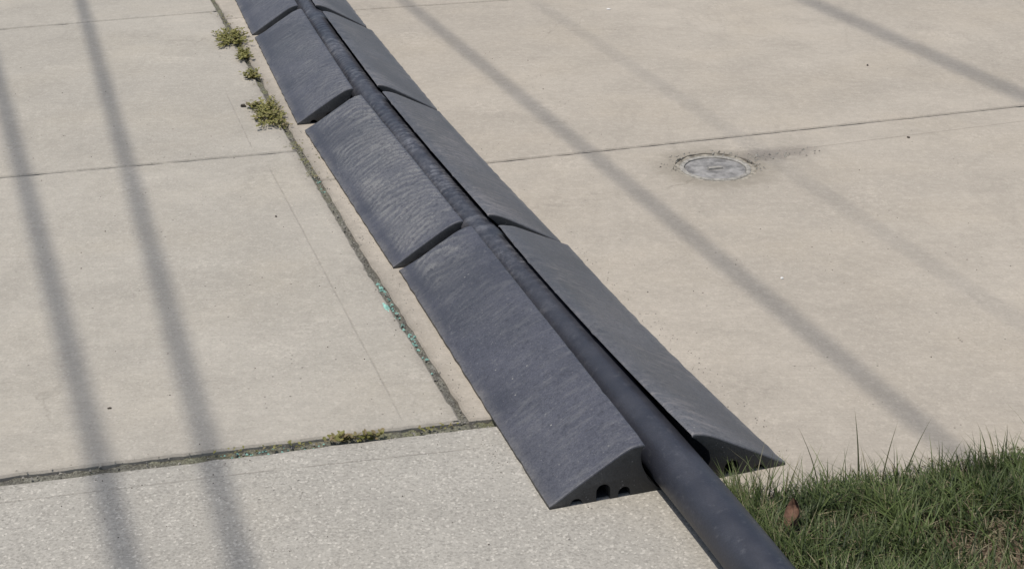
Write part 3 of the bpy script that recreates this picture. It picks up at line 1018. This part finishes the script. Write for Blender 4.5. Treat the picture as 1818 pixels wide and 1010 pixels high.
def weed(center, spread, count, height, label, along=None, dry=0.05):
    root = tag(empty("weed", (center[0], center[1], 0)), label, "weed", "weeds in the concrete joints")
    Lv, St = Leaves(), Leaves()
    d = V2(along).normalized() if along else Vector((1, 0))
    n = Vector((-d.y, d.x))
    for _ in range(count):
        cl = lambda: max(-1.5, min(1.5, random.gauss(0, 1)))
        q = d * cl() * spread[0] + n * cl() * spread[1]
        base = Vector((q.x * 0.25, q.y * 0.25, -0.006))
        hh = height * random.uniform(0.3, 1.0)
        tip = Vector((q.x, q.y, hh))
        midp = (base + tip) / 2 + Vector((0, 0, hh * 0.25))
        St.stem([base, midp, tip], 0.0009, 0.0005, random.random(), 0.3)
        for k in range(7):
            t = 0.25 + 0.75 * k / 6
            c = base.lerp(tip, t) + Vector((0, 0, hh * 0.22 * math.sin(math.pi * t)))
            a = random.uniform(0, 6.28)
            dd = Vector((math.cos(a), math.sin(a), random.uniform(-0.05, 0.7)))
            Lv.leaf(c, dd, Vector((random.uniform(-.4, .4), random.uniform(-.4, .4), 1)), random.uniform(0.008, 0.017), random.uniform(0.006, 0.011),
                    min(1, max(0, random.gauss(0.5, 0.28))), 0.0 if random.random() > dry else random.uniform(0.4, 1))
    St.build("stem", M_weed, root)
    Lv.build("foliage", M_weed, root)
    return root


jd = (-0.30, 0.95)
weed((-1.165, 5.955), (0.085, 0.045), 125, 0.024, "largest yellow-green weed clump, beside the gap between the two farthest ramp wedges", jd)
weed((-1.075, 5.71), (0.065, 0.020), 38, 0.020, "narrow trailing weed strip just below the largest weed clump", jd)
weed((-0.993, 5.415), (0.036, 0.020), 30, 0.022, "small compact weed tuft between the large clump and the sprawling one", jd)
weed((-0.862, 4.945), (0.105, 0.036), 120, 0.020, "sprawling dull green weed by the corner of the ridged ramp wedge", jd, 0.15)
weed((-0.925, 5.035), (0.018, 0.012), 12, 0.022, "thin weed runner reaching onto the slab towards a dark pebble", (1, 0.1), 0.2)
weed((-0.338, 2.716), (0.042, 0.008), 15, 0.012, "low brownish weed in the wide cross joint on the near slab", (0.97, 0.24), 0.45)

# tiny growth trailing along the joints
T = Leaves()
for (pts_, wid, cnt_) in ((LJ[3:6], 0.016, 420), ([(-0.62, 2.652), (-0.12, 2.772)], 0.010, 110)):
    pp = [V2(p) for p in pts_]
    for _ in range(cnt_):
        i = random.randrange(len(pp) - 1)
        p = pp[i].lerp(pp[i + 1], random.random())
        if nz(p.x * 9, p.y * 9, 41) < -0.05: continue
        p = p + Vector((random.gauss(0, wid), random.gauss(0, wid * 0.6)))
        a = random.uniform(0, 6.28)
        T.leaf(Vector((p.x, p.y, random.uniform(-0.003, 0.004))), Vector((math.cos(a), math.sin(a), random.uniform(0, 0.5))), Vector((random.uniform(-.3, .3), random.uniform(-.3, .3), 1)),
               random.uniform(0.005, 0.012), random.uniform(0.003, 0.007), random.random() * 0.8, 0.0 if random.random() < 0.7 else random.uniform(0.3, 1))
tag(T.build("joint_weeds", M_weed), "tiny leaves and moss trailing along the joints between weed clumps", "weeds", kind='stuff')

# ------------------------------------------------------------------ small things
def chip(name, p, size, mat, label, cat, group=None, z=0.0, rot=None):
    bm = bmesh.new()
    bmesh.ops.create_icosphere(bm, subdivisions=2, radius=1)
    sd = random.uniform(0, 50)
    for v in bm.verts:
        k = 1 + 0.45 * noise.noise(v.co * 1.3 + Vector((sd, 0, 0)))
        v.co = Vector((v.co.x * k * size[0], v.co.y * k * size[1], v.co.z * k * size[2]))
    me = bpy.data.meshes.new(name); bm.to_mesh(me); bm.free()
    me.materials.append(mat)
    o = bpy.data.objects.new(name, me); COL.objects.link(o)
    o.location = (p[0], p[1], z + size[2] * 0.7)
    o.rotation_euler = (0, 0, random.uniform(0, 6.28) if rot is None else rot)
    return tag(o, label, cat, group)


G_ = "bits of debris on the concrete"
chip("debris", (-0.894, 2.847), (0.005, 0.003, 0.002), M_speck, "dark crumb on the slab between the two parallel cable shadows", "debris", G_)
chip("debris", (-0.964, 5.046), (0.010, 0.008, 0.007), M_speck, "black pebble at the tip of the weed runner", "pebble", G_)
chip("debris", (1.392, 5.575), (0.006, 0.004, 0.003), M_speck, "brown crumb far beyond the round metal cover, beside the faint cable shadow", "debris", G_)
chip("debris", (1.338, 4.703), (0.006, 0.005, 0.003), M_speck, "dark pebble on the hairline crack beyond the round metal cover", "pebble", G_)
chip("debris", (0.717, 3.547), (0.005, 0.004, 0.003), M_white, "tiny white chip near the cable shadow, towards the grass from the metal cover", "chip", G_)
chip("debris", (0.431, 6.47), (0.010, 0.007, 0.004), M_white, "white chip high on the far slab beside the faintest cable shadow", "chip", G_)
chip("debris", (-0.692, 3.989), (0.005, 0.003, 0.002), M_speck, "small dark crumb beside the hairline that runs along the long joint", "debris", G_)
chip("sealant_scrap", (-0.320, 3.372), (0.034, 0.0072, 0.004), M_turq, "bright turquoise scrap lying in the long dirt-filled joint", "scrap", "turquoise scraps in the joint", -0.005, math.radians(108))
chip("sealant_scrap", (-0.226, 3.098), (0.026, 0.0060, 0.0035), M_turq, "duller turquoise scrap further down the long joint, near the cross joint", "scrap", "turquoise scraps in the joint", -0.007, math.radians(108))

# curled dead leaf in the grass
vs, fs = [], []
nu, nv = 8, 6
for i in range(nu + 1):
    t = i / nu
    wid = 0.019 * math.sin(math.pi * min(1, t * 0.93 + 0.07)) ** 0.8
    for j in range(nv + 1):
        s_ = j / nv * 2 - 1
        vs.append((s_ * wid * 1.25 * (1 - 0.25 * abs(s_)), t * 0.058 - 0.029, 0.016 * s_ * s_ + 0.014 * t * t + 0.003 * nz(t * 5, s_ * 3)))
for i in range(nu):
    for j in range(nv):
        a = i * (nv + 1) + j
        fs.append((a, a + 1, a + nv + 2, a + nv + 1))
leaf = mesh_obj("dead_leaf", vs, fs, M_dead, None, smooth=True)
leaf.location = (0.546, 2.370, 0.026)
leaf.rotation_euler = (math.radians(22), math.radians(-28), math.radians(-38))
tag(leaf, "curled reddish-brown dead leaf caught in the grass beside the hose", "leaf")

# ------------------------------------------------------------------ overhead cables (above the frame; they cast the shadows)
def cable(ground_pts, height, rad, label):
    """straight run above two ground points of its shadow, seen along the sun"""
    a, b = V2(ground_pts[0]), V2(ground_pts[1])
    d = (b - a).normalized()
    k = height / SUN.z
    off = Vector((SUN.x * k, SUN.y * k))
    vs, fs = [], []
    n = 60
    side = Vector((-d.y, d.x))
    for i in range(n + 1):
        s_ = -26 + 56 * i / n
        p = a + d * s_ + off
        zz = height + 0.0006 * (s_ * s_)
        for j in range(8):
            an = j * math.pi / 4
            vs.append((p.x + side.x * rad * math.cos(an), p.y + side.y * rad * math.cos(an), zz + rad * math.sin(an)))
    for i in range(n):
        for j in range(8):
            q = (j + 1) % 8
            fs.append((i * 8 + j, (i + 1) * 8 + j, (i + 1) * 8 + q, i * 8 + q))
    o = mesh_obj("overhead_cable", vs, fs, M_cable, None, smooth=True)
    return tag(o, label, "cable", "overhead cables above the driveway")


H = 8.6
cable(((-1.90, 5.25), (-0.71, 2.24)), H - 1.4, 0.0185, "thick overhead cable whose shadow runs farthest from the ramp on the weeds' side")
cable(((-1.98, 6.66), (-0.50, 2.24)), H - 1.4, 0.0172, "thick overhead cable whose shadow falls between the weeds and the outermost shadow")
cable(((-0.50, 6.66), (0.92, 2.69)), H, 0.0150, "black overhead cable whose shadow passes between the ramp and the round metal cover")
cable(((0.13, 6.55), (1.25, 3.32)), H + 0.4, 0.0052, "thin overhead cable whose faint shadow passes just beyond the round metal cover")
cable(((1.35, 6.66), (1.89, 5.15)), H + 5.5, 0.0255, "black overhead cable whose shadow crosses the far corner of the concrete")
